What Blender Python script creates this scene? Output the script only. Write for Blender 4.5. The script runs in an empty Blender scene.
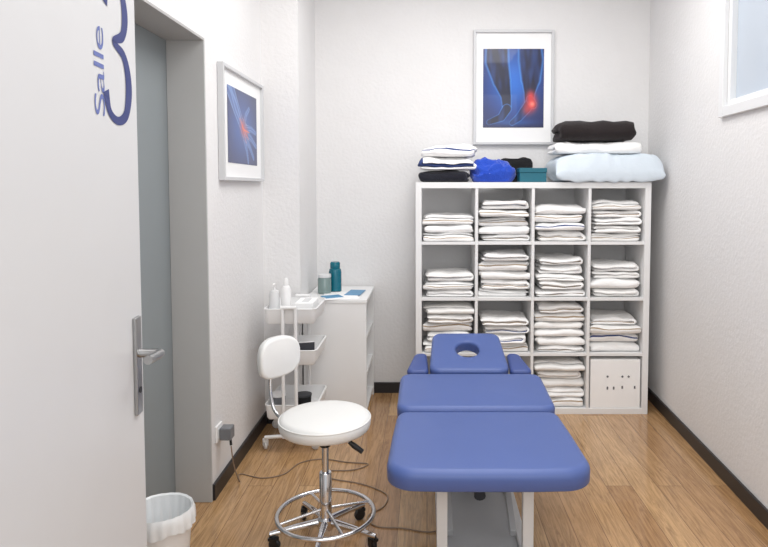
import bpy, bmesh, math, random
from mathutils import Vector, Matrix, noise
random.seed(7)
sc = bpy.context.scene
C = sc.collection
PI = math.pi
try:
    sc.view_settings.view_transform = 'Standard'
    sc.view_settings.look = 'None'
except Exception: pass

# ------------------------------------------------------------ camera
F = 628.0; TH = math.radians(3.0); CH = 1.46; PX0 = 427.0; HY = 187.0
cam_d = bpy.data.cameras.new('camera'); cam = bpy.data.objects.new('camera', cam_d); C.objects.link(cam)
cam.location = (0, 0, CH); cam.rotation_euler = (PI/2 - TH, 0, 0)
cam_d.sensor_width = 36; cam_d.lens = F/768*36
PY0 = HY + F*math.tan(TH)
cam_d.shift_x = -(PX0-384)/768; cam_d.shift_y = -(273.5-PY0)/768
cam_d.clip_start = .02
sc.camera = cam
def ray(px, py):
    a = (px-PX0)/F; b = -(py-PY0)/F
    return Vector((a, math.cos(TH)+b*math.sin(TH), -math.sin(TH)+b*math.cos(TH)))
def fl(px, py, z=0.0):
    r = ray(px, py); t = (z-CH)/r.z
    return Vector((r.x*t, r.y*t, z))

# ------------------------------------------------------------ materials
def mat(name, col, rough=.5, metal=0, bump=0, bscale=80, var=0, vscale=6, coat=0, sheen=0, trans=0, detail=4):
    m = bpy.data.materials.new(name); m.use_nodes = True
    nt = m.node_tree; b = nt.nodes['Principled BSDF']
    b.inputs['Base Color'].default_value = (*col, 1); b.inputs['Roughness'].default_value = rough
    b.inputs['Metallic'].default_value = metal
    b.inputs['Coat Weight'].default_value = coat; b.inputs['Sheen Weight'].default_value = sheen
    b.inputs['Transmission Weight'].default_value = trans
    tc = nt.nodes.new('ShaderNodeTexCoord')
    if bump:
        n = nt.nodes.new('ShaderNodeTexNoise'); n.inputs['Scale'].default_value = bscale; n.inputs['Detail'].default_value = detail
        nt.links.new(tc.outputs['Object'], n.inputs['Vector'])
        bp = nt.nodes.new('ShaderNodeBump'); bp.inputs['Strength'].default_value = bump; bp.inputs['Distance'].default_value = .01
        nt.links.new(n.outputs['Fac'], bp.inputs['Height']); nt.links.new(bp.outputs['Normal'], b.inputs['Normal'])
    n2 = nt.nodes.new('ShaderNodeTexNoise'); n2.inputs['Scale'].default_value = vscale
    nt.links.new(tc.outputs['Object'], n2.inputs['Vector'])
    mx = nt.nodes.new('ShaderNodeMix'); mx.data_type = 'RGBA'
    v = max(var, .02)
    mx.inputs[6].default_value = (*[c*(1-v) for c in col], 1); mx.inputs[7].default_value = (*[min(1, c*(1+v)) for c in col], 1)
    nt.links.new(n2.outputs['Fac'], mx.inputs[0]); nt.links.new(mx.outputs[2], b.inputs['Base Color'])
    return m
def s2l(r, g, b):
    f = lambda c: ((c/255+.055)/1.055)**2.4 if c/255 > .04045 else c/255/12.92
    return (f(r), f(g), f(b))
M = {}
M['wall'] = mat('wall plaster', s2l(232,231,231), .75, bump=.3, bscale=48, detail=6)
M['ceiling'] = mat('ceiling paint', s2l(240,240,240), .9)
M['jamb'] = mat('grey jamb paint', s2l(183,183,182), .5)
M['slide'] = mat('grey blue door paint', s2l(139,146,149), .45)
M['doorw'] = mat('white door lacquer', s2l(211,212,214), .38)
M['base'] = mat('black baseboard', s2l(38,36,38), .4)
M['white'] = mat('white laminate', s2l(240,240,240), .4)
M['whitem'] = mat('white powder coated steel', s2l(239,239,239), .35)
M['vinylw'] = mat('white vinyl', s2l(236,236,234), .33, bump=.05, bscale=300)
M['chrome'] = mat('chrome', (.72,.72,.74), .12, 1)
M['steel'] = mat('brushed steel', (.42,.42,.42), .3, 1)
M['black'] = mat('black plastic', s2l(26,26,28), .4)
M['blue'] = mat('blue vinyl', s2l(80,101,161), .4, bump=.06, bscale=350, var=.04)
M['blued'] = mat('dark blue vinyl', s2l(66,85,146), .45)  # darker blue covering of the arm cushions
M['towel'] = mat('white terry', s2l(254,253,252), .95, bump=.22, bscale=160, var=.02, vscale=14, sheen=.3)
M['towelc'] = mat('cream terry', s2l(251,250,248), .95, bump=.22, bscale=160, var=.03, vscale=14, sheen=.3)
M['tstripe'] = mat('blue terry stripe', s2l(60,76,128), .95, bump=.3, bscale=220)
M['tbrown'] = mat('brown terry stripe', s2l(170,150,128), .95, bump=.3, bscale=220)
M['navy'] = mat('navy fleece', s2l(18,19,32), .95, bump=.5, bscale=120, sheen=.15)
M['royal'] = mat('royal blue fleece', s2l(28,74,190), .9, bump=.5, bscale=120, sheen=.3)
M['blackc'] = mat('black cloth', s2l(20,20,24), .9, bump=.4, bscale=150)
M['brownc'] = mat('dark brown fleece', s2l(34,26,27), .95, bump=.5, bscale=150, sheen=.08)
M['teal'] = mat('teal card', s2l(20,100,118), .5)
M['tealb'] = mat('teal plastic', s2l(14,104,122), .25)
M['pillow'] = mat('pale blue cotton', s2l(212,222,231), .85, bump=.35, bscale=18, var=.03)
M['ink'] = mat('navy lettering', s2l(42,54,116), .5)
M['inkl'] = mat('periwinkle lettering', s2l(96,110,172), .5)
M['frame'] = mat('white frame lacquer', s2l(232,233,234), .35)
M['framel'] = mat('silver frame lacquer', s2l(206,207,209), .35)
M['mat'] = mat('white mount board', s2l(246,246,246), .6)
M['bin'] = mat('white bin plastic', s2l(242,242,242), .35)
M['bag'] = mat('white bag film', s2l(238,240,241), .35, bump=.2, bscale=25)
M['grey'] = mat('grey plastic', s2l(118,120,124), .4)
M['lgrey'] = mat('light grey enamel', s2l(222,223,224), .4)
M['mgrey'] = mat('pale grey enamel', s2l(188,190,193), .4)
M['dgrey'] = mat('dark grey steel', s2l(60,62,68), .45)
M['mark'] = mat('faded grey print', s2l(105,105,110), .6)
M['cord'] = mat('grey brown cord', s2l(140,118,98), .5)
M['jar'] = mat('smoky glass', s2l(120,140,138), .15, coat=.5)
M['cream'] = mat('white card', s2l(254,254,254), .7)
M['paperb'] = mat('blue printed paper', s2l(96,150,190), .5)
M['pane'] = mat('frosted pane', s2l(190,200,212), .12, coat=.4, var=.08, vscale=1.5)
M['rubber'] = mat('grey rubber', s2l(70,70,74), .6)
def paint_mat():
    m = bpy.data.materials.new('printed picture'); m.use_nodes = True; nt = m.node_tree; b = nt.nodes['Principled BSDF']
    a = nt.nodes.new('ShaderNodeVertexColor'); a.layer_name = 'ink'
    nt.links.new(a.outputs['Color'], b.inputs['Base Color']); b.inputs['Roughness'].default_value = .3; b.inputs['Coat Weight'].default_value = .3
    return m
M['print'] = paint_mat()

def floor_mat():
    m = bpy.data.materials.new('oak strip floor'); m.use_nodes = True; nt = m.node_tree; b = nt.nodes['Principled BSDF']
    L = nt.links.new
    tc = nt.nodes.new('ShaderNodeTexCoord'); sep = nt.nodes.new('ShaderNodeSeparateXYZ'); cb = nt.nodes.new('ShaderNodeCombineXYZ')
    L(tc.outputs['Object'], sep.inputs[0]); L(sep.outputs['Y'], cb.inputs['X']); L(sep.outputs['X'], cb.inputs['Y'])
    br = nt.nodes.new('ShaderNodeTexBrick'); L(cb.outputs[0], br.inputs['Vector'])
    br.inputs['Scale'].default_value = 1; br.inputs['Brick Width'].default_value = 1.5; br.inputs['Row Height'].default_value = .125
    br.inputs['Mortar Size'].default_value = .0014; br.inputs['Mortar Smooth'].default_value = .3
    br.offset = .37; br.squash = 1
    br.inputs['Color1'].default_value = (*s2l(204,165,118), 1); br.inputs['Color2'].default_value = (*s2l(172,131,89), 1)
    br.inputs['Mortar'].default_value = (*s2l(116,86,60), 1)
    mu = nt.nodes.new('ShaderNodeVectorMath'); mu.operation = 'MULTIPLY_ADD'
    mu.inputs[1].default_value = (1, 1, 0)
    L(tc.outputs['Object'], mu.inputs[0])
    sc_ = nt.nodes.new('ShaderNodeVectorMath'); sc_.operation = 'SCALE'; sc_.inputs[3].default_value = 37
    L(br.outputs['Color'], sc_.inputs[0]); L(sc_.outputs[0], mu.inputs[2])
    mp = nt.nodes.new('ShaderNodeMapping'); mp.inputs['Scale'].default_value = (24, 1.5, 1); L(mu.outputs[0], mp.inputs['Vector'])
    n = nt.nodes.new('ShaderNodeTexNoise'); n.inputs['Scale'].default_value = 1.6; n.inputs['Detail'].default_value = 9; n.inputs['Distortion'].default_value = 2.6; n.inputs['Roughness'].default_value = .68
    L(mp.outputs[0], n.inputs['Vector'])
    cr = nt.nodes.new('ShaderNodeValToRGB'); cr.color_ramp.elements[0].position = .36; cr.color_ramp.elements[1].position = .60
    cr.color_ramp.elements[0].color = (.58,.54,.50,1); cr.color_ramp.elements[1].color = (1.1,1.1,1.1,1)
    L(n.outputs['Fac'], cr.inputs['Fac'])
    mx = nt.nodes.new('ShaderNodeMix'); mx.data_type = 'RGBA'; mx.blend_type = 'MULTIPLY'; mx.inputs[0].default_value = .88
    L(br.outputs['Color'], mx.inputs[6]); L(cr.outputs['Color'], mx.inputs[7]); L(mx.outputs[2], b.inputs['Base Color'])
    b.inputs['Roughness'].default_value = .24; b.inputs['Coat Weight'].default_value = .4; b.inputs['Coat Roughness'].default_value = .1
    return m
M['floor'] = floor_mat()

# ------------------------------------------------------------ helpers
def link(name, bm, mats, parent=None, smooth=35, bevel=0, label=None, subs=0):
    me = bpy.data.meshes.new(name)
    bmesh.ops.recalc_face_normals(bm, faces=bm.faces[:]); bm.to_mesh(me); bm.free()
    if smooth:
        me.shade_smooth(); me.set_sharp_from_angle(angle=math.radians(smooth))
    for m in (mats if isinstance(mats, (list, tuple)) else [mats]): me.materials.append(m)
    o = bpy.data.objects.new(name, me); C.objects.link(o)
    if parent: o.parent = parent
    if bevel:
        bv = o.modifiers.new('bevel', 'BEVEL'); bv.width = bevel; bv.segments = 3; bv.limit_method = 'ANGLE'; bv.angle_limit = .6; bv.harden_normals = True
    if label: o['label'] = label
    return o
def thing(name, label, cat, loc=(0,0,0), rz=0, group=None):
    o = bpy.data.objects.new(name, None); C.objects.link(o); o.empty_display_size = .1
    o.location = loc; o.rotation_euler = (0, 0, rz); o['label'] = label; o['category'] = cat
    if group: o['group'] = group
    return o
def tag(o, label, cat, group=None):
    o['label'] = label; o['category'] = cat
    if group: o['group'] = group
    return o
def box(bm, x0, x1, y0, y1, z0, z1, M4=None):
    vs = [Vector((x, y, z)) for z in (z0, z1) for y in (y0, y1) for x in (x0, x1)]
    if M4: vs = [M4 @ v for v in vs]
    v = [bm.verts.new(p) for p in vs]
    for f in ((0,2,3,1),(4,5,7,6),(0,1,5,4),(2,6,7,3),(0,4,6,2),(1,3,7,5)): bm.faces.new([v[i] for i in f])
    return bm
def bx(*a): return box(bmesh.new(), *a)
def catmull(pts, n=8, closed=False):
    P = [Vector(p) for p in pts]; out = []
    N = len(P); rng = N if closed else N-1
    for i in range(rng):
        if closed: p0, p1, p2, p3 = P[i-1], P[i], P[(i+1) % N], P[(i+2) % N]
        else: p0, p1, p2, p3 = P[max(i-1,0)], P[i], P[i+1], P[min(i+2,N-1)]
        for k in range(n):
            t = k/n
            out.append(.5*((2*p1)+(-p0+p2)*t+(2*p0-5*p1+4*p2-p3)*t*t+(-p0+3*p1-3*p2+p3)*t**3))
    if not closed: out.append(P[-1])
    return out
def tube(bm, pts, r, n=12, closed=False, caps=True):
    P = [Vector(p) for p in pts]; N = len(P)
    rs = r if isinstance(r, (list, tuple)) else [r]*N
    T = []
    for i in range(N):
        if closed: t = P[(i+1) % N]-P[i-1]
        else: t = P[min(i+1, N-1)]-P[max(i-1, 0)]
        T.append(t.normalized())
    up = Vector((0,0,1)) if abs(T[0].z) < .9 else Vector((1,0,0))
    a = T[0].cross(up).normalized(); rings = []
    for i in range(N):
        a = (a - T[i]*a.dot(T[i])).normalized(); b = T[i].cross(a)
        rings.append([bm.verts.new(P[i]+(a*math.cos(2*PI*k/n)+b*math.sin(2*PI*k/n))*rs[i]) for k in range(n)])
    for i in range(N if closed else N-1):
        A, B = rings[i], rings[(i+1) % N]
        for k in range(n): bm.faces.new([A[k], A[(k+1)%n], B[(k+1)%n], B[k]])
    if caps and not closed:
        bm.faces.new(rings[0][::-1]); bm.faces.new(rings[-1])
    return bm
def tb(pts, r, **k): return tube(bmesh.new(), pts, r, **k)
def lathe(bm, prof, n=40, M4=None, c=(0,0,0)):
    rings = []; c = Vector(c)
    for r, z in prof:
        if r < 1e-5: ps = [Vector((0,0,z))]
        else: ps = [Vector((r*math.cos(2*PI*k/n), r*math.sin(2*PI*k/n), z)) for k in range(n)]
        if M4: ps = [M4 @ p for p in ps]
        rings.append([bm.verts.new(p+c) for p in ps])
    for A, B in zip(rings, rings[1:]):
        if len(A) == 1 and len(B) == 1: continue
        for k in range(n):
            if len(A) == 1: bm.faces.new([A[0], B[k], B[(k+1)%n]])
            elif len(B) == 1: bm.faces.new([A[k], A[(k+1)%n], B[0]])
            else: bm.faces.new([A[k], A[(k+1)%n], B[(k+1)%n], B[k]])
    return bm
def lt(prof, **k): return lathe(bmesh.new(), prof, **k)
def roundpoly(pts, r, seg=8):
    out = []; n = len(pts)
    for i in range(n):
        p = Vector(pts[i]); a = (Vector(pts[i-1])-p).normalized(); b = (Vector(pts[(i+1)%n])-p).normalized()
        ri = r[i] if isinstance(r, (list, tuple)) else r
        ang = a.angle(b); d = ri/math.tan(ang/2); cc = p+(a+b).normalized()*(ri/math.sin(ang/2))
        s = p+a*d; e = p+b*d
        a0 = math.atan2(s.y-cc.y, s.x-cc.x); a1 = math.atan2(e.y-cc.y, e.x-cc.x)
        da = (a1-a0+PI) % (2*PI)-PI
        for k in range(seg+1):
            t = a0+da*k/seg; out.append(Vector((cc.x+ri*math.cos(t), cc.y+ri*math.sin(t))))
    return out
def resample(pts, N):
    P = pts+[pts[0]]; L = [0]
    for a, b in zip(P, P[1:]): L.append(L[-1]+(b-a).length)
    out = []; j = 0
    for k in range(N):
        s = L[-1]*k/N
        while L[j+1] < s: j += 1
        t = (s-L[j])/max(1e-9, L[j+1]-L[j]); out.append(P[j].lerp(P[j+1], t))
    return out
def inset(pts, d):
    n = len(pts); out = []
    area = sum(pts[i].x*pts[(i+1)%n].y-pts[(i+1)%n].x*pts[i].y for i in range(n))
    sg = 1 if area > 0 else -1
    for i in range(n):
        t = (pts[(i+1)%n]-pts[i-1]).normalized(); nn = Vector((-t.y, t.x))*sg
        out.append(pts[i]+nn*d)
    return out
def cushion(pts, z0, z1, r, crown=.006, M4=None, hole=None, N=120):
    bm = bmesh.new(); P = resample(pts, N); rings = []
    def ring(ps, z):
        vs = [Vector((p.x, p.y, z)) for p in ps]
        if M4: vs = [M4 @ v for v in vs]
        rings.append([bm.verts.new(v) for v in vs])
    rb = min(r, .012)
    for k in range(4): t = PI/2*k/4; ring(inset(P, rb*(1-math.sin(t))), z0+rb*(1-math.cos(t)))
    for k in range(9): t = PI/2*k/8; ring(inset(P, r*(1-math.cos(t))), z1-r+r*math.sin(t))
    top = inset(P, r); c = Vector((0,0))
    for p in top: c += p
    c /= N
    if hole:
        hc = Vector(hole[:2]); a, b = hole[2], hole[3]
        H = []
        for p in top:
            t = math.atan2((p.y-hc.y)/b, (p.x-hc.x)/a); H.append(Vector((math.cos(t), math.sin(t))))
        def hp(d): return [Vector((hc.x+q.x*(a+d), hc.y+q.y*(b+d))) for q in H]
        o = hp(.015)
        for s in (.3, .6): ring([p.lerp(q, s) for p, q in zip(top, o)], z1+crown)
        for k in range(6): t = PI/2*k/5; ring(hp(.015*(1-math.sin(t))), z1-.015*(1-math.cos(t)))
        ring(hp(0), z0+.008)
        for i in range(len(rings)):
            A, B = rings[i], rings[(i+1) % len(rings)]
            for k in range(N): bm.faces.new([A[k], A[(k+1)%N], B[(k+1)%N], B[k]])
    else:
        for s in (.93, .8, .55, .25): ring([c+(p-c)*s for p in top], z1+crown*(1-s*s)*1.0)
        for A, B in zip(rings, rings[1:]):
            for k in range(N): bm.faces.new([A[k], A[(k+1)%N], B[(k+1)%N], B[k]])
        bm.faces.new(rings[-1]); bm.faces.new(rings[0][::-1])
    return bm
def rect(x0, x1, y0, y1): return [(x0,y0),(x1,y0),(x1,y1),(x0,y1)]

def folded(w, d, h, layers, seed, stripe=-1, sag=.12, nz=.005, turn=False, edge=False, sidx=1, lim=None):
    """a thick cloth folded back and forth; without turn the front (-y) shows the layers, with turn it shows the rounded fold"""
    rnd = random.Random(seed)
    if turn: w, d = d, w
    t = h/layers; hw = w/2-t*.5; path = []; lay = []; arc = []
    jr = [rnd.uniform(-.020, .003) for _ in range(layers+1)]
    for i in range(layers):
        z = (i+.5)*t; sgn = 1 if i % 2 == 0 else -1
        a = hw+jr[i]; b = hw+jr[i+1]
        for k in range(17):
            x = sgn*(-a+(a+b)*k/16); path.append((x, z)); lay.append(i); arc.append(0)
        if i < layers-1:
            for k in range(1, 8):
                an = -PI/2+PI*k/8; path.append((sgn*(b+math.cos(an)*t*.5), z+t*.5+math.sin(an)*t*.5)); lay.append(i); arc.append(1 if k == 5 else 0)
    n = len(path); th = t*.475; bm = bmesh.new(); sl = []
    yo = [rnd.uniform(-.011, .011) for _ in range(layers+1)]
    rr = min(.024, t*1.0)
    ys = [(0,.10),(rr*.06,.36),(rr*.18,.60),(rr*.32,.76),(rr*.5,.88),(rr,1)]+[(f*d, 1) for f in (.15,.25,.35,.45,.6,.75,.9)]+[(d-rr*.5,.9),(d,.3)]
    off = Vector((seed*3.1, seed*1.7, 0)); R = Matrix.Rotation(-PI/2, 3, 'Z')
    for y, tf in ys:
        y = y-d/2; A = []; B = []
        for i, (x, z) in enumerate(path):
            x0, z0 = path[max(i-1,0)]; x1, z1 = path[min(i+1,n-1)]
            tv = Vector((x1-x0, z1-z0)).normalized(); nn = Vector((-tv.y, tv.x))
            tfx = tf
            if i == 0 or i == n-1: tfx = tf*.25
            elif i == 1 or i == n-2: tfx = tf*.97
            for lst, s in ((A, 1), (B, -1)):
                X = x+nn.x*th*tfx*s; Z = z+nn.y*th*tfx*s
                u = min(1, abs(X)/(w/2)); v = min(1, abs(y)/(d/2)); q = Z/h
                wv = noise.noise(Vector((X*7, y*7, q*.7))+off)*nz*2.4*max(0, q)**.6
                wv += noise.noise(Vector((X*18, y*18, Z*30))+off)*nz*.7*min(1, max(0, q)*3)
                tw = noise.noise(Vector((X*11, y*11, lay[i]*3.7))+off)*t*.20*min(1, max(0, q)*3)
                Z2 = max(0.0002, Z*(1-sag*max(u, v)**5)+wv+tw)
                X2 = X+noise.noise(Vector((Z*20, y*9, 5.3))+off)*.012
                Y2 = y+yo[lay[i]]+noise.noise(Vector((X*10, Z*20, 2.2))+off)*.017
                if lim:
                    if turn: Y2 = max(-lim, min(lim, Y2))
                    else: X2 = max(-lim, min(lim, X2))
                p = Vector((X2, Y2, Z2))
                lst.append(bm.verts.new(R @ p if turn else p))
        sl.append((A, B))
    def f(vs, i, on=True):
        fc = bm.faces.new(vs)
        if lay[i] == stripe and on: fc.material_index = sidx
    for j, ((A, B), (A2, B2)) in enumerate(zip(sl, sl[1:])):
        for i in range(n-1):
            on = (not edge) or (j in (2, 3) if not turn else arc[i] == 1)
            f([A[i], A[i+1], A2[i+1], A2[i]], i, on); f([B[i+1], B[i], B2[i], B2[i+1]], i, on and (turn or not edge))
        f([A[0], B[0], B2[0], A2[0]], 0, not edge); f([A[-1], B[-1], B2[-1], A2[-1]], n-1, not edge)
    for A, B in (sl[0], sl[-1]):
        for i in range(n-1): f([A[i], A[i+1], B[i+1], B[i]], i, not edge)
    return bm
def superell(w, d, h, e1, e2, seed, nz, flat=.7, nu=64, nv=32, wr=7):
    bm = bmesh.new(); rings = []
    sp = lambda v, e: math.copysign(abs(v)**e, v)
    off = Vector((seed*2.3, seed, 0))
    for j in range(nv+1):
        ph = -PI/2+PI*j/nv; ring = []
        for k in range(nu):
            t = 2*PI*k/nu
            p = Vector((w/2*sp(math.cos(ph), e1)*sp(math.cos(t), e2), d/2*sp(math.cos(ph), e1)*sp(math.sin(t), e2), h/2*sp(math.sin(ph), e1)))
            nn = noise.noise(p*wr+off)*nz+noise.noise(Vector((p.x*wr*3, p.y*wr*2, p.z*wr*4))+off)*nz*.45
            nn += -abs(noise.noise(p*wr*2.4+off*2))*nz*1.1
            p = p*(1+nn*.4)+Vector((0,0,nn*.35*h))
            p.z = max(p.z, -h/2*flat); ring.append(p+Vector((0,0,h/2*flat)))
        if j in (0, nv): rings.append([bm.verts.new(sum(ring, Vector())/nu)])
        else: rings.append([bm.verts.new(p) for p in ring])
    for A, B in zip(rings, rings[1:]):
        for k in range(nu):
            if len(A) == 1: bm.faces.new([A[0], B[k], B[(k+1)%nu]])
            elif len(B) == 1: bm.faces.new([A[k], A[(k+1)%nu], B[0]])
            else: bm.faces.new([A[k], A[(k+1)%nu], B[(k+1)%nu], B[k]])
    return bm
def pillow(w, d, h, seed, yfront):
    bm = bmesh.new(); NX, NY = 96, 56; off = Vector((seed*2.1, seed*.7, 0)); T = []; B = []
    def P(i, j, s):
        u = -math.cos(PI*i/NX); v = -math.cos(PI*j/NY)
        pr = max(0, (1-abs(u)**5)*(1-abs(v)**5))**.40
        x = w/2*u*(1-.03*(1-v*v)*abs(u)**8); y = d/2*v*(1-.04*(1-u*u)*abs(v)**8)
        wr = noise.noise(Vector((x*5, y*9, s*2))+off)*.016+noise.noise(Vector((x*12, y*20, s*3))+off)*.013
        fold = -abs(math.sin(x*15+y*9+noise.noise(Vector((x*4,y*4,3)))*5))**.5*.010
        rad = math.atan2(v, u); cr = math.sin(rad*22+noise.noise(Vector((x*8,y*8,1)))*6)*.008*max(0, max(abs(u), abs(v))-.5)*2
        z = s*h/2*pr*(1 if s > 0 else .9)+(wr+cr+(fold if s > 0 else 0))*pr+h*.43
        lo = .0005
        if y < yfront:
            q = min(1, (yfront-y)/.03); z -= .045*q; lo = -.028
        return (x, y, max(lo, z))
    for s, G in ((1, T), (-1, B)):
        for i in range(NX+1):
            G.append([bm.verts.new(P(i, j, s)) if (s > 0 or (0 < i < NX and 0 < j < NY)) else T[i][j] for j in range(NY+1)])
        for i in range(NX):
            for j in range(NY):
                fv = [G[i][j], G[i+1][j], G[i+1][j+1], G[i][j+1]]
                try: bm.faces.new(fv if s > 0 else fv[::-1])
                except ValueError: pass
    return bm
def struct(name, bm, m, parent=None, **k):
    o = link(name, bm, m, parent, **k)
    if not parent: o['kind'] = 'structure'
    return o

# ------------------------------------------------------------ room
XL, XR, YB, ZC = -1.0, 1.54, 4.40, 3.0
RW = Matrix.Translation((XR, YB, 0)) @ Matrix.Rotation(-.041, 4, 'Z')      # the right wall runs slightly out of square
struct('floor', bx(-1.3, XR+.15, -.6, YB+.12, -.05, 0), M['floor'])
struct('ceiling', bx(-1.3, XR+.15, -.6, YB+.12, ZC, ZC+.05), M['ceiling'])
struct('wall_back', bx(-1.2, XR+.12, YB, YB+.12, 0, ZC), M['wall'])
OY0, OY1, OZ = 1.75, 2.85, 2.125
b = bmesh.new()
box(b, XL-.165, XL, .9, OY0, 0, ZC); box(b, XL-.165, XL, OY0, OY1, OZ, ZC); box(b, XL-.165, XL, OY1, YB, 0, ZC)
struct('wall_left', b, M['wall'])
struct('wall_corner', bx(XL-.02, -.775, 3.82, YB, 0, ZC), M['wall'])
b = bmesh.new()
box(b, XL-.165, XL+.004, OY1-.012, OY1, 0, OZ); box(b, XL-.165, XL+.004, OY0, OY0+.012, 0, OZ); box(b, XL-.165, XL+.004, OY0+.012, OY1-.012, OZ-.012, OZ)
struct('trim_1', b, M['jamb'], bevel=.002)
d2 = bpy.data.objects.new('door_2', None); C.objects.link(d2); d2.location = (XL-.165, OY0, 0)
d2['kind'] = 'structure'; d2['label'] = 'closed grey blue door recessed in the doorway of the left wall'
link('door_panel', bx(-.045, 0, -.02, OY1-OY0+.02, 0.005, OZ+.02), M['slide'], d2, bevel=.003)
WY0, WY1, WZ0, WZ1 = -2.8, -1.26, 1.858, 2.72     # along the wall, measured from the back corner
b = bmesh.new()
box(b, 0, .12, -5, WY0, 0, ZC); box(b, 0, .12, WY1, 0, 0, ZC)
box(b, 0, .12, WY0, WY1, 0, WZ0); box(b, 0, .12, WY0, WY1, WZ1, ZC)
o = struct('wall_right', b, M['wall']); o.matrix_world = RW
w1 = bpy.data.objects.new('window_1', None); C.objects.link(w1); w1.matrix_world = RW @ Matrix.Translation((0, WY0, WZ0)); w1['kind'] = 'structure'
w1['label'] = 'interior window with white frame high in the right wall'
LW, HW = WY1-WY0, WZ1-WZ0
b = bmesh.new()
for (y0, y1, z0, z1) in ((-.05, .0, -.05, HW+.05), (LW, LW+.05, -.05, HW+.05), (0, LW, -.05, 0), (0, LW, HW, HW+.05)): box(b, -.022, .0, y0, y1, z0, z1)
link('window_frame', b, M['frame'], w1, bevel=.003)
b = bmesh.new()
for (y0, y1, z0, z1) in ((0, .03, 0, HW), (LW-.03, LW, 0, HW), (.03, LW-.03, 0, .03), (.03, LW-.03, HW-.03, HW)): box(b, .0, .05, y0, y1, z0, z1)
link('window_sash', b, M['frame'], w1, bevel=.003)
link('window_pane', bx(.03, .036, .03, LW-.03, .03, HW-.03), M['pane'], w1)
struct('baseboard_left', bx(XL, XL+.014, OY1+.004, 3.82, 0, .075), M['base'], bevel=.002)
struct('baseboard_corner', bx(XL+.014, -.761, 3.806, 3.82, 0, .075), M['base'], bevel=.002)
struct('baseboard_back', bx(-.775, XR-.016, YB-.014, YB, 0, .075), M['base'], bevel=.002)
o = struct('baseboard_right', bx(-.014, 0, -5, 0, 0, .075), M['base'], bevel=.002); o.matrix_world = RW

# ------------------------------------------------------------ open white door with lettering
d1 = bpy.data.objects.new('door_1', None); C.objects.link(d1); d1['kind'] = 'structure'
d1['label'] = 'open white door with navy Salle 3 lettering and lever handle'
DL = .85
d1.location = (-.715+.085, 1.56-.846, 0); d1.rotation_euler = (0, 0, math.atan2(.1, .995))
link('door_leaf', bx(-.04, 0, 0, DL, .006, 2.08), M['doorw'], d1, bevel=.002)
def ribbon(ctrl, wid, y0, z0, W, Hh):
    pts = catmull([(a, c, 0) for a, c in ctrl], 12); ws = catmull([(w_, 0, 0) for w_ in wid], 12)
    b = bmesh.new(); n = len(pts); L = []; R = []
    for i, p in enumerate(pts):
        q = pts[min(i+1, n-1)]-pts[max(i-1, 0)]; t = Vector((q.x*W, q.y*Hh)).normalized()
        y = y0+p.x*W; z = z0+p.y*Hh; w_ = ws[i].x/2
        L.append(b.verts.new((.0012, y-t.y*w_, z+t.x*w_))); R.append(b.verts.new((.0012, y+t.y*w_, z-t.x*w_)))
    for i in range(n-1): b.faces.new([L[i], L[i+1], R[i+1], R[i]])
    return b
ctrl = [(.04,.80),(.16,.93),(.46,1),(.76,.945),(.87,.79),(.74,.64),(.36,.565),(.76,.50),(.94,.38),(.97,.22),(.82,.06),(.48,.0),(.15,.05),(.02,.19)]
wid = [.030,.020,.017,.028,.036,.026,.015,.025,.035,.038,.028,.019,.021,.032]
link('door_numeral', ribbon(ctrl, wid, DL-.190, 1.610, .140, .310), M['ink'], d1, smooth=0)
def text_bm(s, fn):
    cu = bpy.data.curves.new('txt', 'FONT'); cu.body = s; cu.size = 1; cu.offset = -.006; cu.space_character = .9
    o = bpy.data.objects.new('txt', cu); C.objects.link(o)
    dg = bpy.context.evaluated_depsgraph_get(); dg.update()
    me = bpy.data.meshes.new_from_object(o.evaluated_get(dg)); bpy.data.objects.remove(o)
    b = bmesh.new(); b.from_mesh(me); bpy.data.meshes.remove(me)
    xs = [v.co.x for v in b.verts]; ys = [v.co.y for v in b.verts]
    x0, x1, y0, y1 = min(xs), max(xs), min(ys), max(ys)
    for v in b.verts: v.co = Vector(fn((v.co.x-x0)/(x1-x0), (v.co.y-y0)/(y1-y0)))
    return b
link('door_lettering', text_bm('Salle', lambda u, v: (.0010, DL-.195-v*.052, 1.612+u*.188)), M['inkl'], d1, smooth=0, label='periwinkle blue word Salle written upwards')
hd = link('handle_plate', bx(0, .009, DL-.066, DL-.03, .905, 1.145), M['steel'], d1, bevel=.003)
yc = DL-.048
link('handle_lever', tb(catmull([(.009,yc,1.055),(.035,yc,1.055),(.056,yc-.004,1.056),(.063,yc-.02,1.058),(.063,yc-.05,1.060),(.062,yc-.10,1.064)], 6), .0105), M['steel'], hd)
link('keyhole', tb([(.0085,yc,.965),(.0105,yc,.965)], .008), M['black'], hd)
link('latch_plate', bx(-.03, -.01, DL-.0005, DL+.0015, .93, 1.13), M['steel'], d1)

# ------------------------------------------------------------ shelf unit
SX, SY, SW, SD = -.072, 3.97, 1.49, .385
su = thing('shelf_unit', 'large white square shelf unit with sixteen open compartments against the back wall', 'shelf', (SX, SY, 0))
T, IN, DV = .038, .34, .018
for x in (0, SW-T): link('side_panel', bx(x, x+T, 0, SD, 0, SW), M['white'], su, bevel=.0015)
link('top_panel', bx(T, SW-T, 0, SD, SW-T, SW), M['white'], su, bevel=.0015)
link('bottom_panel', bx(T, SW-T, 0, SD, 0, T), M['white'], su, bevel=.0015)
cx = [T+k*(IN+DV) for k in range(4)]
for k in range(1, 4): link('divider', bx(cx[k]-DV, cx[k], .002, SD, T, SW-T), M['white'], su, bevel=.001)
for k in range(1, 4):
    for j in range(4): link('shelf', bx(cx[j], cx[j]+IN, .003, SD, cx[k]-DV, cx[k]), M['white'], su, bevel=.001)
rowz = [cx[3], cx[2], cx[1], cx[0]]
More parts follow.
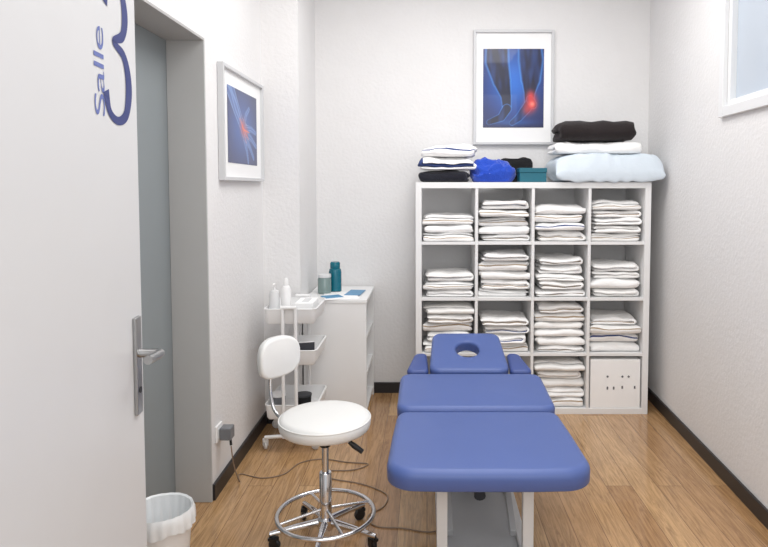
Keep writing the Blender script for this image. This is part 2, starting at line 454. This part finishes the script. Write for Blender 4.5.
rn = ['top row', 'second row', 'third row', 'bottom row']; cn = ['first', 'second', 'third', 'fourth']
on = ['lowest', 'second', 'third', 'fourth', 'fifth', 'sixth', 'seventh']
stacks = {(0,0):(3,.170),(0,1):(5,.262),(0,2):(4,.232),(0,3):(5,.262),
          (1,0):(3,.160),(1,1):(5,.285),(1,2):(5,.255),(1,3):(4,.220),
          (2,0):(5,.308),(2,1):(4,.225),(2,2):(6,.308),(2,3):(4,.225),
          (3,2):(5,.295)}
seed = 1
for (r, c), (n, hh) in stacks.items():
    z = rowz[r]+.001; hs = [random.uniform(.8, 1.2) for _ in range(n)]; sm = sum(hs)
    for k in range(n):
        h = hh*hs[k]/sm; seed += 1
        st = -1; si = 1; turn = random.random() < .6; lay = random.choice([2, 2, 3]) if turn else 2
        if random.random() < .45: st = 0; si = 2
        if (r, c) in ((1,3),(1,0),(0,1)) and k == n-1: st = 1; si = 1; turn = False; lay = 2
        if (r, c) == (2,1) and k in (1, 2): st = 0; si = 1; turn = False; lay = 2
        if (r, c) in ((0,2),(2,3)) and k == 1: st = 0; si = 1; turn = True; lay = 2
        w = random.uniform(.306, .330)
        o = link('folded_towel', folded(w, random.uniform(.28, .31), h*.98, lay, seed, st, sag=.22, nz=.0065, turn=turn, edge=True, sidx=si, lim=.164),
                 [random.choice([M['towel'], M['towel'], M['towelc']]), M['tstripe'], M['tbrown']], smooth=70)
        o.location = (SX+cx[c]+IN/2+random.uniform(-.003, .003), SY+.175+random.uniform(-.010, .014), z)
        pos = 'topmost' if k == n-1 else on[k]+(' from the bottom' if k else '')
        clr = 'blue-edged white towel' if si == 1 and st >= 0 else 'folded white towel'
        tag(o, f'{clr}, {pos} in the {cn[c]} compartment of the {rn[r]}', 'towel', 'folded towels in the shelf unit')
        z += h
wb = thing('storage_box', 'white cardboard storage box with small dark marks in the bottom right compartment', 'box', (SX+cx[3]+.010, SY+.006, T+.001))
link('body', bx(0, .32, 0, .35, 0, .315), M['cream'], wb, bevel=.003)
for (x, z) in ((.11,.205),(.205,.205),(.245,.205)): link('printed_mark', tb([(x, -.0015, z), (x, .0005, z)], .007, n=12), M['mark'], wb)
for (x, z) in ((.11,.13),(.15,.13),(.205,.135),(.285,.135)): link('printed_mark', bx(x-.005, x+.005, -.0015, .0005, z-.009, z+.009), M['mark'], wb)

# ------------------------------------------------------------ on top of the shelf
TZ = SW+.001
def put(name, bm, mats, x, y, z, label, cat, rz=0, group=None, smooth=70):
    o = link(name, bm, mats, smooth=smooth); o.location = (x, y, z); o.rotation_euler = (0, 0, rz); return tag(o, label, cat, group)
put('folded_blanket', folded(.31, .30, .075, 2, 201, sag=.15, nz=.006, turn=True), M['navy'], .115, SY+.19, TZ, 'navy black folded blanket under the white blue-striped towel on the shelf unit', 'blanket')
put('folded_towel', folded(.37, .30, .080, 3, 202, 1, sag=.28, nz=.010), [M['towel'], M['tstripe']], .13, SY+.18, TZ+.080, 'white towel with blue stripe folded on top of the navy blanket', 'towel', .05)
put('folded_towel', folded(.34, .26, .068, 2, 203, 0, sag=.3, nz=.012, turn=True, edge=True), [M['towel'], M['tstripe']], .145, SY+.18, TZ+.164, 'white folded towel crowning the left pile above the shelf unit', 'towel', -.04)
put('fleece_bundle', superell(.30, .22, .185, .8, .75, 5, .36, wr=9), M['royal'], .425, SY+.12, TZ, 'royal blue crumpled fleece bundle on top of the shelf unit', 'blanket')
put('folded_cloth', folded(.30, .11, .165, 3, 205, sag=.3, nz=.008), M['blackc'], .60, SY+.315, TZ, 'black folded cloth behind the teal box on the shelf unit', 'cloth')
tbx = thing('gift_box', 'small teal box between the blue fleece and the pillow on the shelf unit', 'box', (.59, SY+.03, TZ))
link('body', bx(0, .17, 0, .13, 0, .06), M['teal'], tbx, bevel=.003)
link('lid', bx(-.003, .173, -.003, .133, .0605, .09), M['teal'], tbx, bevel=.003)
put('pillow', pillow(.685, .42, .205, 9, -.170), M['pillow'], 1.150, SY+.172, TZ, 'pale blue pillow lying on the right end of the shelf unit', 'pillow')
put('folded_blanket', folded(.55, .28, .080, 2, 207, sag=.2, nz=.008, turn=True), M['towel'], 1.10, SY+.19, TZ+.182, 'white folded blanket between the pale pillow and the dark fleece', 'blanket')
put('folded_blanket', folded(.48, .28, .130, 2, 211, sag=.12, nz=.008, turn=True), M['brownc'], 1.07, SY+.19, TZ+.265, 'dark brown folded fleece on top of the white blanket', 'blanket')

# ------------------------------------------------------------ pictures painted as vertex colour prints
def seg_d(p, a, b):
    ax, ay = a; bx_, by = b; dx, dy = bx_-ax, by-ay
    t = max(0, min(1, ((p[0]-ax)*dx+(p[1]-ay)*dy)/(dx*dx+dy*dy)))
    return math.hypot(p[0]-ax-t*dx, p[1]-ay-t*dy), t
def limb(p, chain):
    best = -9; run = 0
    for i in range(len(chain)-1):
        a, b = chain[i], chain[i+1]; d, t = seg_d(p, a[:2], b[:2]); r = a[2]+(b[2]-a[2])*t; v = 1-d/r
        if v > best: best = v; run = i+t
    return best, run
def mixc(a, b, t): t = max(0, min(1, t)); return tuple(x+(y-x)*t for x, y in zip(a, b))
def sm(a, b, x): t = max(0, min(1, (x-a)/(b-a))); return t*t*(3-2*t)
def legs_img(u, v):
    p = (u*.79, v)
    g = math.exp(-(((u-.5)/.5)**2+((v-.6)/.5)**2)); c = mixc((8,18,72), (36,108,205), g)
    c = mixc(c, (8,20,70), sm(.10,.0,v)*.8)
    c = mixc(c, (60,140,220), .35*math.exp(-((v-.06)/.04)**2)*math.exp(-((u-.5)/.4)**2))
    def skin(c, chain, s, lift):
        k, run = limb(p, chain)
        if k > -.12: c = mixc(c, (110,185,245), .3*sm(-.12, 0, k)*(1-sm(0,.15,k)))
        if k > 0:
            n1 = noise.noise(Vector((u*9+s, v*4, s))); n2 = noise.noise(Vector((u*20+s, v*5, s)))
            body = mixc((8,16,52), (50,96,176), max(0, lift+.5*n1+.3*n2))
            rim = mixc((64,130,212), body, sm(0,.22,k)); c = mixc(c, rim, sm(0,.05,k))
        return c
    c = skin(c, [(.18,1.08,.15),(.18,.84,.155),(.24,.60,.12),(.30,.40,.070),(.31,.26,.060)], 2, .10)
    c = skin(c, [(.31,.24,.062),(.24,.13,.052),(.08,.07,.034)], 4, .2)
    c = skin(c, [(.60,1.08,.15),(.62,.86,.165),(.62,.62,.130),(.605,.44,.074),(.60,.34,.064)], 7, .28)
    c = skin(c, [(.62,.33,.062),(.56,.24,.062),(.47,.13,.050),(.38,.06,.034)], 9, .32)
    c = skin(c, [(.61,.36,.05),(.655,.29,.05)], 11, .32)
    for (x, y, s, a) in ((.635,.30,.075,1.0),(.62,.40,.06,.8),(.57,.23,.06,.55)):
        c = mixc(c, (236,64,62), a*math.exp(-((p[0]-x)**2+((p[1]-y)*.75)**2)/(s*s)))
    c = mixc(c, (255,160,140), .75*math.exp(-((p[0]-.640)**2+(p[1]-.30)**2)/(.032*.032)))
    return c
def hand_img(u, v):
    p = (u*1.43, v)
    g = math.exp(-(((u-.5)/.5)**2+((v-.5)/.5)**2)); c = mixc((16,28,80), (48,94,170), g)
    def skin(c, chain, s):
        k, run = limb(p, chain)
        if k > 0:
            fib = .5+.5*math.sin(k*9+s+noise.noise(Vector((u*5, v*5, s)))*3)
            body = mixc((44,74,148), (140,176,226), .55*fib*sm(.05,.6,k)+.25)
            c = mixc(c, mixc((176,208,244), body, sm(0,.25,k)), sm(0,.08,k)*.9)
        return c
    c = skin(c, [(.05,1.05,.17),(.35,.78,.13),(.62,.56,.10),(.82,.44,.15)], 1)
    for q in ([(.85,.50,.06),(1.10,.52,.045),(1.36,.48,.035)], [(.86,.43,.06),(1.12,.38,.045),(1.38,.28,.035)], [(.84,.36,.06),(1.05,.25,.045),(1.24,.10,.035)], [(.76,.36,.06),(.88,.20,.045),(.95,.04,.035)], [(.74,.52,.06),(.86,.70,.045),(1.02,.80,.035)]): c = skin(c, q, 3)
    for (x, y, s, a) in ((.70,.50,.13,.75),(.88,.45,.08,.5)):
        c = mixc(c, (220,84,84), a*math.exp(-((p[0]-x)**2+(p[1]-y)**2)/(s*s)))
    for q in ([(.55,.62,.012),(.75,.48,.022),(1.02,.46,.010)], [(.72,.5,.014),(.98,.36,.010)], [(.66,.52,.014),(.86,.30,.008)]):
        k, _ = limb(p, q)
        if k > 0: c = mixc(c, (240,120,90), .8*sm(0,.7,k))
    return c
def print_mesh(name, W, H, z0, y, fn, parent, nx=110, ny=140):
    b = bmesh.new(); V = [[b.verts.new((-W/2+W*i/nx, y, z0+H*j/ny)) for j in range(ny+1)] for i in range(nx+1)]
    for i in range(nx):
        for j in range(ny): b.faces.new([V[i][j], V[i+1][j], V[i+1][j+1], V[i][j+1]])
    o = link(name, b, M['print'], parent, smooth=0)
    ca = o.data.color_attributes.new('ink', 'FLOAT_COLOR', 'POINT')
    for k, v in enumerate(o.data.vertices):
        ca.data[k].color = (*s2l(*fn((v.co.x+W/2)/W, (v.co.z-z0)/H)), 1)
    return o
def frame(W, H, parent, m, fw=.018):
    b = bmesh.new()
    for (x0,x1,z0,z1) in ((-W/2,-W/2+fw,0,H),(W/2-fw,W/2,0,H),(-W/2+fw,W/2-fw,0,fw),(-W/2+fw,W/2-fw,H-fw,H)): box(b, x0, x1, -.03, 0, z0, z1)
    link('frame', b, m, parent, bevel=.002)
    link('mount', bx(-W/2+fw, W/2-fw, -.012, -.004, fw, H-fw), M['mat'], parent)
W, H = .555, .785
p1 = thing('framed_picture', 'portrait picture of blue lower legs with a glowing red heel on the back wall', 'picture', (.598, YB-.001, 2.146-H/2))
frame(W, H, p1, M['framel'])
print_mesh('print', .42, .54, .118, -.0135, legs_img, p1)
W, H = .74, .565
p2 = thing('framed_picture', 'landscape picture of a blue hand with a red wrist on the left wall', 'picture', (XL+.001, 3.39, 1.775-H/2), PI/2)
frame(W, H, p2, M['framel'])
print_mesh('print', .53, .385, (H-.385)/2, -.0135, hand_img, p2)

# ------------------------------------------------------------ low cabinet
cb = thing('side_cabinet', 'low white open-fronted cabinet in the back left corner beside the trolley', 'cabinet', (-.765, 3.84, 0))
CW, CD, HH = .39, .535, .765
link('side_panel', bx(0, CW, 0, .018, 0, HH-.02), M['white'], cb, bevel=.001)
link('side_panel', bx(0, CW, CD-.018, CD, 0, HH-.02), M['white'], cb, bevel=.001)
link('cabinet_top', bx(-.004, CW+.004, -.004, CD, HH-.02, HH), M['white'], cb, bevel=.0015)
link('back_panel', bx(0, .01, .018, CD-.018, .04, HH-.02), M['white'], cb)
for z in (.04, .27, .50): link('shelf', bx(.01, CW-.005, .018, CD-.018, z, z+.018), M['white'], cb, bevel=.001)
link('plinth', bx(.01, CW-.02, .018, CD-.018, 0, .04), M['white'], cb)
CT = HH+.001
o = thing('drinks_bottle', 'dark teal drinks bottle standing at the back of the cabinet top', 'bottle', (-.612, 4.16, CT))
link('body', lt([(0,0),(.038,0),(.042,.004),(.042,.13),(.038,.148),(.030,.155),(0,.155)]), M['tealb'], o)
link('cap', lt([(0,.155),(.031,.155),(.033,.160),(.033,.188),(.027,.197),(0,.197)]), M['tealb'], o)
o = thing('glass_jar', 'smoky glass jar with cream contents in front of the teal bottle', 'jar', (-.670, 4.08, CT))
link('body', lt([(0,0),(.04,0),(.044,.005),(.044,.095),(.038,.105),(.0,.105)]), M['jar'], o)
link('lid', lt([(0,.105),(.041,.105),(.043,.11),(.041,.125),(0,.127)]), M['lgrey'], o)
for i, (x, y, w, d, rz, m, lb) in enumerate([(-.55, 3.98, .21, .28, .2, 'cream', 'white sheet of paper on the cabinet top nearest the trolley'),
        (-.47, 4.08, .10, .20, -.1, 'paperb', 'blue printed leaflet near the front edge of the cabinet top'),
        (-.60, 3.93, .12, .09, .5, 'paperb', 'small blue printed card beside the jar')]):
    b = bx(-w/2, w/2, -d/2, d/2, 0, .003)
    o = link('paper_sheet' if m == 'cream' else 'leaflet', b, M[m]); o.location = (x, y, CT+(.0032 if i else 0)); o.rotation_euler = (0,0,rz); tag(o, lb, 'paper')

# ------------------------------------------------------------ trolley
TX0, TX1, TY0, TY1 = -.897, -.607, 3.40, 3.76
tr = thing('trolley', 'white three-tier metal trolley on casters by the left wall', 'trolley', ((TX0+TX1)/2, (TY0+TY1)/2, 0))
hw, hd_ = (TX1-TX0)/2, (TY1-TY0)/2
def tray(z0, z1):
    b = bmesh.new(); P = resample(roundpoly(rect(-hw, hw, -hd_, hd_), .03), 80)
    seq = [(inset(P, .016), z0), (inset(P, .008), z0+.012), (inset(P,.002), z1-.006), (inset(P,-.003), z1-.003), (P, z1), (inset(P, .006), z1), (inset(P, .012), z0+.014), (inset(P, .02), z0+.004)]
    R = [[b.verts.new((p.x, p.y, z)) for p in ps] for ps, z in seq]
    for X, Y in zip(R, R[1:]):
        for k in range(80): b.faces.new([X[k], X[(k+1)%80], Y[(k+1)%80], Y[k]])
    b.faces.new(R[0]); b.faces.new(R[-1]); return b
TR = [(.710, .795), (.480, .565), (.175, .260)]
for z0, z1 in TR: link('tray', tray(z0, z1), M['whitem'], tr)
for s in (-1, 1):
    for x in (-.035, .035):
        link('post', tb([(x, s*(hd_+.012), .08), (x, s*(hd_+.012), .80)], .0095), M['whitem'], tr)
    link('post_cap', tb([(-.042, s*(hd_+.012), .803), (.042, s*(hd_+.012), .803)], .011), M['whitem'], tr)
    link('base_rail', tb(catmull([(-hw, s*(hd_-.01), .075), (-.04, s*(hd_+.010), .09), (.04, s*(hd_+.010), .09), (hw, s*(hd_-.01), .075)], 6), .010), M['whitem'], tr)
def caster(parent, x, y, top, r=.027, m='whitem', rz=0, wm='rubber'):
    Mx = Matrix.Translation((x, y, 0)) @ Matrix.Rotation(rz, 4, 'Z')
    b = bmesh.new(); tube(b, [Mx@Vector((0,0,top)), Mx@Vector((0,0,r*2+.002))], .006)
    box(b, -.013, .013, -.006, .03, r*1.7, r*2+.004, Mx)
    for s in (-1, 1): box(b, s*.013-.0015, s*.013+.0015, .005, .03, r*.8, r*2, Mx)
    f = link('caster', b, M[m], parent)
    link('wheel', lathe(bmesh.new(), [(0,-.009),(r*.8,-.009),(r,-.005),(r,.005),(r*.8,.009),(0,.009)], n=24, M4=Mx@Matrix.Translation((0,.017,r))@Matrix.Rotation(PI/2,4,'Y')), M[wm], f)
for i, (sx, sy) in enumerate(((-1,-1),(1,-1),(-1,1),(1,1))): caster(tr, sx*(hw-.002), sy*(hd_-.02), .08, rz=.6*i+.4, wm='lgrey')
TT = TR[0][0]+.006
o = thing('pump_bottle', 'white pump bottle on the left of the trolley top tray', 'bottle', (-.855, 3.49, TT))
link('body', lt([(0,0),(.026,0),(.029,.004),(.029,.145),(.024,.165),(.012,.17),(0,.17)]), M['lgrey'], o)
link('pump', tube(tube(bmesh.new(), [(0,0,.17),(0,0,.205)], .006), [(0,0,.20),(.0,-.03,.197)], .007), M['white'], o)
o = thing('spray_bottle', 'tall slim white bottle with tapered cap on the trolley top tray', 'bottle', (-.792, 3.50, TT))
link('body', lt([(0,0),(.025,0),(.028,.004),(.028,.17),(.02,.19),(0,.19)]), M['bin'], o)
link('cap', lt([(0,.19),(.014,.19),(.013,.225),(.009,.235),(0,.235)]), M['white'], o)
o = thing('tissue_box', 'low white box on the right of the trolley top tray', 'box', (-.685, 3.55, TT))
link('body', bx(-.05, .05, -.09, .09, 0, .10), M['cream'], o, bevel=.003); link('opening', bx(-.02, .02, -.06, .06, .1002, .1012), M['lgrey'], o)
o = thing('notebook', 'dark notebook standing in the middle tray of the trolley', 'book', (-.675, 3.47, TR[1][0]+.006), .3)
link('cover', bx(-.045, .045, -.012, .012, 0, .108), M['dgrey'], o, bevel=.002); link('pages', bx(-.043, .043, -.009, .009, .1082, .1092), M['cream'], o)
o = thing('cosmetic_tub', 'small grey tub in the bottom tray of the trolley', 'tub', (-.84, 3.5, TR[2][0]+.006))
link('body', lt([(0,0),(.035,0),(.04,.10),(0,.10)]), M['grey'], o); link('lid', lt([(0,.1005),(.042,.1005),(.042,.115),(0,.117)]), M['bin'], o)
o = thing('cosmetic_tub', 'dark tub on the right of the trolley bottom tray', 'tub', (-.70, 3.5, TR[2][0]+.006))
link('body', lt([(0,0),(.04,0),(.045,.10),(0,.10)]), M['black'], o); link('lid', lt([(0,.1005),(.047,.1005),(.047,.11),(0,.112)]), M['dgrey'], o)

# ------------------------------------------------------------ stool
st = thing('swivel_stool', 'white round swivel stool with small backrest and chrome base', 'stool', (-.417, 2.52, 0))
Z = .045
link('seat', lt([(0,.425+Z),(.165,.425+Z),(.176,.429+Z),(.183,.438+Z),(.186,.450+Z),(.187,.460+Z),(.186,.468+Z),(.182,.478+Z),(.174,.486+Z),(.16,.490+Z),(.1,.4925+Z),(0,.4935+Z)], n=64), M['vinylw'], st)
link('piping', tb([(.1855*math.cos(2*PI*k/64), .1855*math.sin(2*PI*k/64), .474+Z) for k in range(64)], .0026, closed=True, n=8), M['vinylw'], st)
link('seat_plate', lt([(0,.410+Z),(.07,.410+Z),(.08,.424+Z),(0,.424+Z)]), M['black'], st)
link('gas_column', lt([(0,.10),(.025,.10),(.025,.29),(.023,.293),(.014,.293),(.014,.41+Z),(0,.41+Z)]), M['chrome'], st)
link('collar', lt([(.0,.355+Z),(.021,.355+Z),(.024,.363+Z),(.024,.405+Z),(0,.405+Z)]), M['black'], st)
lv = link('height_lever', tb(catmull([(.02,0,.395+Z),(.08,-.015,.385+Z),(.11,-.02,.372+Z),(.135,-.02,.352+Z)], 5), .005), M['chrome'], st)
link('lever_grip', tb([(.10,-.02,.382+Z),(.12,-.02,.366+Z),(.155,-.02,.340+Z)], [.008,.012,.010]), M['black'], lv)
link('foot_ring', tb([(.197*math.cos(2*PI*k/64), .197*math.sin(2*PI*k/64), .118) for k in range(64)], .0095, closed=True), M['chrome'], st)
for k in range(4):
    a = .5+k*PI/2; link('ring_spoke', tb([(.022*math.cos(a), .022*math.sin(a), .138), (.195*math.cos(a), .195*math.sin(a), .120)], .006), M['chrome'], st)
link('hub', lt([(0,.055),(.03,.055),(.035,.065),(.035,.098),(.028,.106),(0,.106)]), M['chrome'], st)
for i, a in enumerate((196, 268, 340, 52, 124)):
    a = math.radians(a); c_, s_ = math.cos(a), math.sin(a)
    link('leg', tb([(.03*c_, .03*s_, .085), (.12*c_, .12*s_, .078), (.225*c_, .225*s_, .064)], [.016,.013,.010]), M['chrome'], st)
    caster(st, .222*c_, .222*s_, .066, r=.024, m='black', rz=a+1.1, wm='black')
bc = Vector((-.225, .13, .735)); nrm = Vector((.80, -.60, 0)).normalized(); ux = Vector((-nrm.y, nrm.x, 0))
ol = [Vector((.108*math.copysign(abs(math.cos(t))**.72, math.cos(t)), .088*math.copysign(abs(math.sin(t))**.76, math.sin(t)))) for t in [2*PI*k/80 for k in range(80)]]
Mb = Matrix(((ux.x, 0, nrm.x, bc.x), (ux.y, 0, nrm.y, bc.y), (0, 1, 0, bc.z), (0,0,0,1)))
bb = cushion(ol, -.020, .020, .017, crown=.008, M4=Mb)
for v in bb.verts:
    q = (v.co-bc).dot(ux); v.co += nrm*(q*q*1.6)
link('backrest', bb, M['vinylw'], st)
link('back_tube', tb(catmull([(-.05,.03,.420+Z),(-.13,.075,.417+Z),(-.195,.115,.422+Z),(-.242,.145,.50),(-.262,.158,.58),(-.258,.155,.67),tuple(bc-nrm*.020)], 8), .008), M['chrome'], st)

# ------------------------------------------------------------ treatment table
BX = .216
bd = thing('treatment_table', 'blue padded treatment table with face hole and pale steel lift frame', 'massage table', (BX, 2.7, 0))
def loc(y): return y-2.7
lc = [(-.343,loc(2.650)),(-.353,loc(2.4)),(-.360,loc(2.072)),(-.15,loc(2.062)),(.15,loc(2.062)),(.360,loc(2.072)),(.353,loc(2.4)),(.343,loc(2.650))]
link('leg_cushion', cushion(roundpoly(lc, [.05,.02,.105,.02,.02,.105,.02,.05], 12), .430, .504, .032, crown=.006, N=180), M['blue'], bd)
def tilt(y, z, a): return Matrix.Translation((0, y, z)) @ Matrix.Rotation(a, 4, 'X')
link('middle_cushion', cushion(roundpoly(rect(-.348, .348, 0, .43), .055), -.07, .0, .026, crown=.005, M4=tilt(loc(2.665), .510, math.radians(3.2))), M['blue'], bd)
hp = roundpoly([(-.205,0),(.205,0),(.185,.40),(-.185,.40)], .055)
link('head_cushion', cushion(hp, -.065, .0, .022, crown=.003, M4=tilt(loc(3.115), .54, math.radians(15)), hole=(0,.215,.062,.078)), M['blue'], bd)
for s in (-1, 1):
    ap = [(-.062,0),(.055,0),(.045,.24),(-.02,.24)] if s < 0 else [(-.055,0),(.062,0),(.02,.24),(-.045,.24)]
    link('arm_cushion', cushion(roundpoly(ap, [.03,.025,.025,.04] if s < 0 else [.025,.03,.04,.025]), -.038, 0, .018, crown=.003, M4=Matrix.Translation((s*.262, loc(3.14), .530)) @ Matrix.Rotation(math.radians(7), 4, 'X')), M['blued'], bd)
    link('arm_bracket', bx(s*.262-.012, s*.262+.012, loc(2.98), loc(3.3), .468, .489), M['dgrey'], bd)
for x in (-.16, .16): link('top_rail', bx(x-.020, x+.020, loc(2.25), loc(3.06), .385, .425), M['lgrey'], bd, bevel=.003)
for y in (2.25, 2.62, 3.02): link('cross_rail', bx(-.14, .14, loc(y), loc(y)+.035, .387, .423), M['lgrey'], bd, bevel=.003)
for x in (-.12, .12): link('head_bracket', box(bmesh.new(), x-.015, x+.015, loc(3.06), loc(3.45), .42, .45, Matrix.Translation((0, 0, -.09)) @ Matrix.Rotation(math.radians(9), 4, 'X')), M['dgrey'], bd, bevel=.003)
for x in (-.160, .160): link('base_rail', bx(x-.018, x+.018, loc(2.31), loc(3.2), .03, .075), M['lgrey'], bd, bevel=.004)
for y in (2.26, 3.15): link('base_crossbar', bx(-.26, .26, loc(y), loc(y)+.05, .028, .077), M['lgrey'], bd, bevel=.004)
for x in (-.245, .245):
    for y in (2.285, 3.175): link('foot', lt([(0,0),(.022,0),(.022,.012),(.01,.018),(.008,.03),(0,.03)], n=20, c=(x, loc(y), 0)), M['black'], bd)
def arm(x, ya, za, yb, zb, w=.02, t=.035):
    v = Vector((0, yb-ya, zb-za)); L = v.length; an = math.atan2(v.z, v.y)
    return box(bmesh.new(), -w, w, 0, L, -t/2, t/2, Matrix.Translation((x, ya, za)) @ Matrix.Rotation(an, 4, 'X'))
for x in (-.160, .160):
    link('lift_post', arm(x, loc(2.285), .078, loc(2.285), .385, .020), M['lgrey'], bd, bevel=.003)
for x in (-.095, .095): link('lift_arm', arm(x, loc(3.0), .11, loc(2.40), .375, .014), M['lgrey'], bd, bevel=.003)
for x in (-.125, .125): link('lift_arm', arm(x, loc(2.42), .09, loc(3.0), .375, .012), M['mgrey'], bd, bevel=.003)
link('cross_bar', bx(-.139, .139, loc(2.275), loc(2.30), .340, .372), M['lgrey'], bd, bevel=.003)
link('lift_motor', tb([(.0, loc(2.50), .20), (.0, loc(2.80), .30)], .024), M['dgrey'], bd)
link('motor_housing', bx(-.06, .06, loc(2.85), loc(3.0), .075, .15), M['dgrey'], bd, bevel=.01)
link('lower_panel', bx(-.141, .141, loc(2.34), loc(3.14), .045, .058), M['mgrey'], bd, bevel=.002)

# ------------------------------------------------------------ bin
o = thing('waste_bin', 'white round waste bin with liner in the recessed doorway', 'bin', (-.985, 2.27, 0))
link('body', lt([(0,0),(.084,0),(.088,.006),(.108,.262),(.112,.266),(.106,.266),(.086,.01),(0,.008)], n=48), M['bin'], o)
b = bmesh.new(); N = 96; rings = []
for r, z, a in ((.082,.06,.003),(.098,.18,.003),(.104,.270,.001),(.111,.275,.001),(.1165,.262,.0016),(.118,.238,.0025),(.117,.212,.004)):
    rings.append([b.verts.new(((r+a*math.sin(k*1.3)+a*.6*math.sin(k*.61))*math.cos(2*PI*k/N), (r+a*math.sin(k*1.3))*math.sin(2*PI*k/N), z+a*math.sin(k*.4)*(1.5 if z < .25 else .5))) for k in range(N)])
for A_, B_ in zip(rings, rings[1:]):
    for k in range(N): b.faces.new([A_[k], A_[(k+1)%N], B_[(k+1)%N], B_[k]])
b.faces.new(rings[0]); link('bin_liner', b, M['bag'], o)

# ------------------------------------------------------------ outlet, plug, cord
o = thing('wall_socket', 'white wall socket low on the left wall beside the doorway', 'socket', (XL, 2.945, .29))
link('plate', bx(0, .010, -.04, .04, -.04, .04), M['white'], o, bevel=.004); link('socket_insert', bx(.0102, .013, -.024, .024, -.024, .024), M['lgrey'], o, bevel=.002)
o = thing('plug_adapter', 'grey plug adapter in the wall socket', 'plug', (XL+.0135, 2.95, .285))
link('body', bx(0, .055, -.025, .035, -.03, .03), M['grey'], o, bevel=.006); link('cable_sleeve', tb([(.045,0,-.03),(.047,0,-.06)], .006), M['black'], o)
def fz(px, py, z=.004): return fl(px, py, z)
c1 = [Vector((XL+.0605, 2.95, .22)), Vector((-.93, 2.96, .12)), Vector((-.91, 2.98, .03))]+[fz(*q) for q in ((240,474),(262,478),(284,474),(300,463),(322,459),(346,462),(368,464),(352,470),(324,471),(330,478),(362,484),(386,494),(384,506),(368,516),(376,526),(402,528),(430,532))]+[Vector((.10, 2.62, .01)), Vector((.16, 2.66, .03))]
tag(link('power_cord', tb(catmull(c1, 8), .0030, n=8), M['cord']), 'thin brown power cord looping over the floor from plug to treatment table', 'cord')

# ------------------------------------------------------------ light
def area(name, x, y, z, sx, sy, p, rot=(0,0,0), col=(1,1,1)):
    l = bpy.data.lights.new(name, 'AREA'); l.shape = 'RECTANGLE'; l.size = sx; l.size_y = sy; l.energy = p; l.color = col
    q = bpy.data.objects.new(name, l); C.objects.link(q); q.location = (x, y, z); q.rotation_euler = rot; return q
area('ceiling_lamp', .3, 3.1, 2.96, 1.4, .8, 27, col=(1,.99,.975))
area('ceiling_lamp', .3, 1.5, 2.96, 1.4, .8, 21, col=(1,.99,.975))
area('corridor_fill', .2, -.5, 2.0, 2.2, 1.6, 26, rot=(math.radians(80),0,0), col=(1,1,1))  # unseen fill light added on the corridor side to brighten the whole room
w = bpy.data.worlds.new('world'); sc.world = w; w.use_nodes = True
w.node_tree.nodes['Background'].inputs[0].default_value = (.97,.985,1,1); w.node_tree.nodes['Background'].inputs[1].default_value = .67
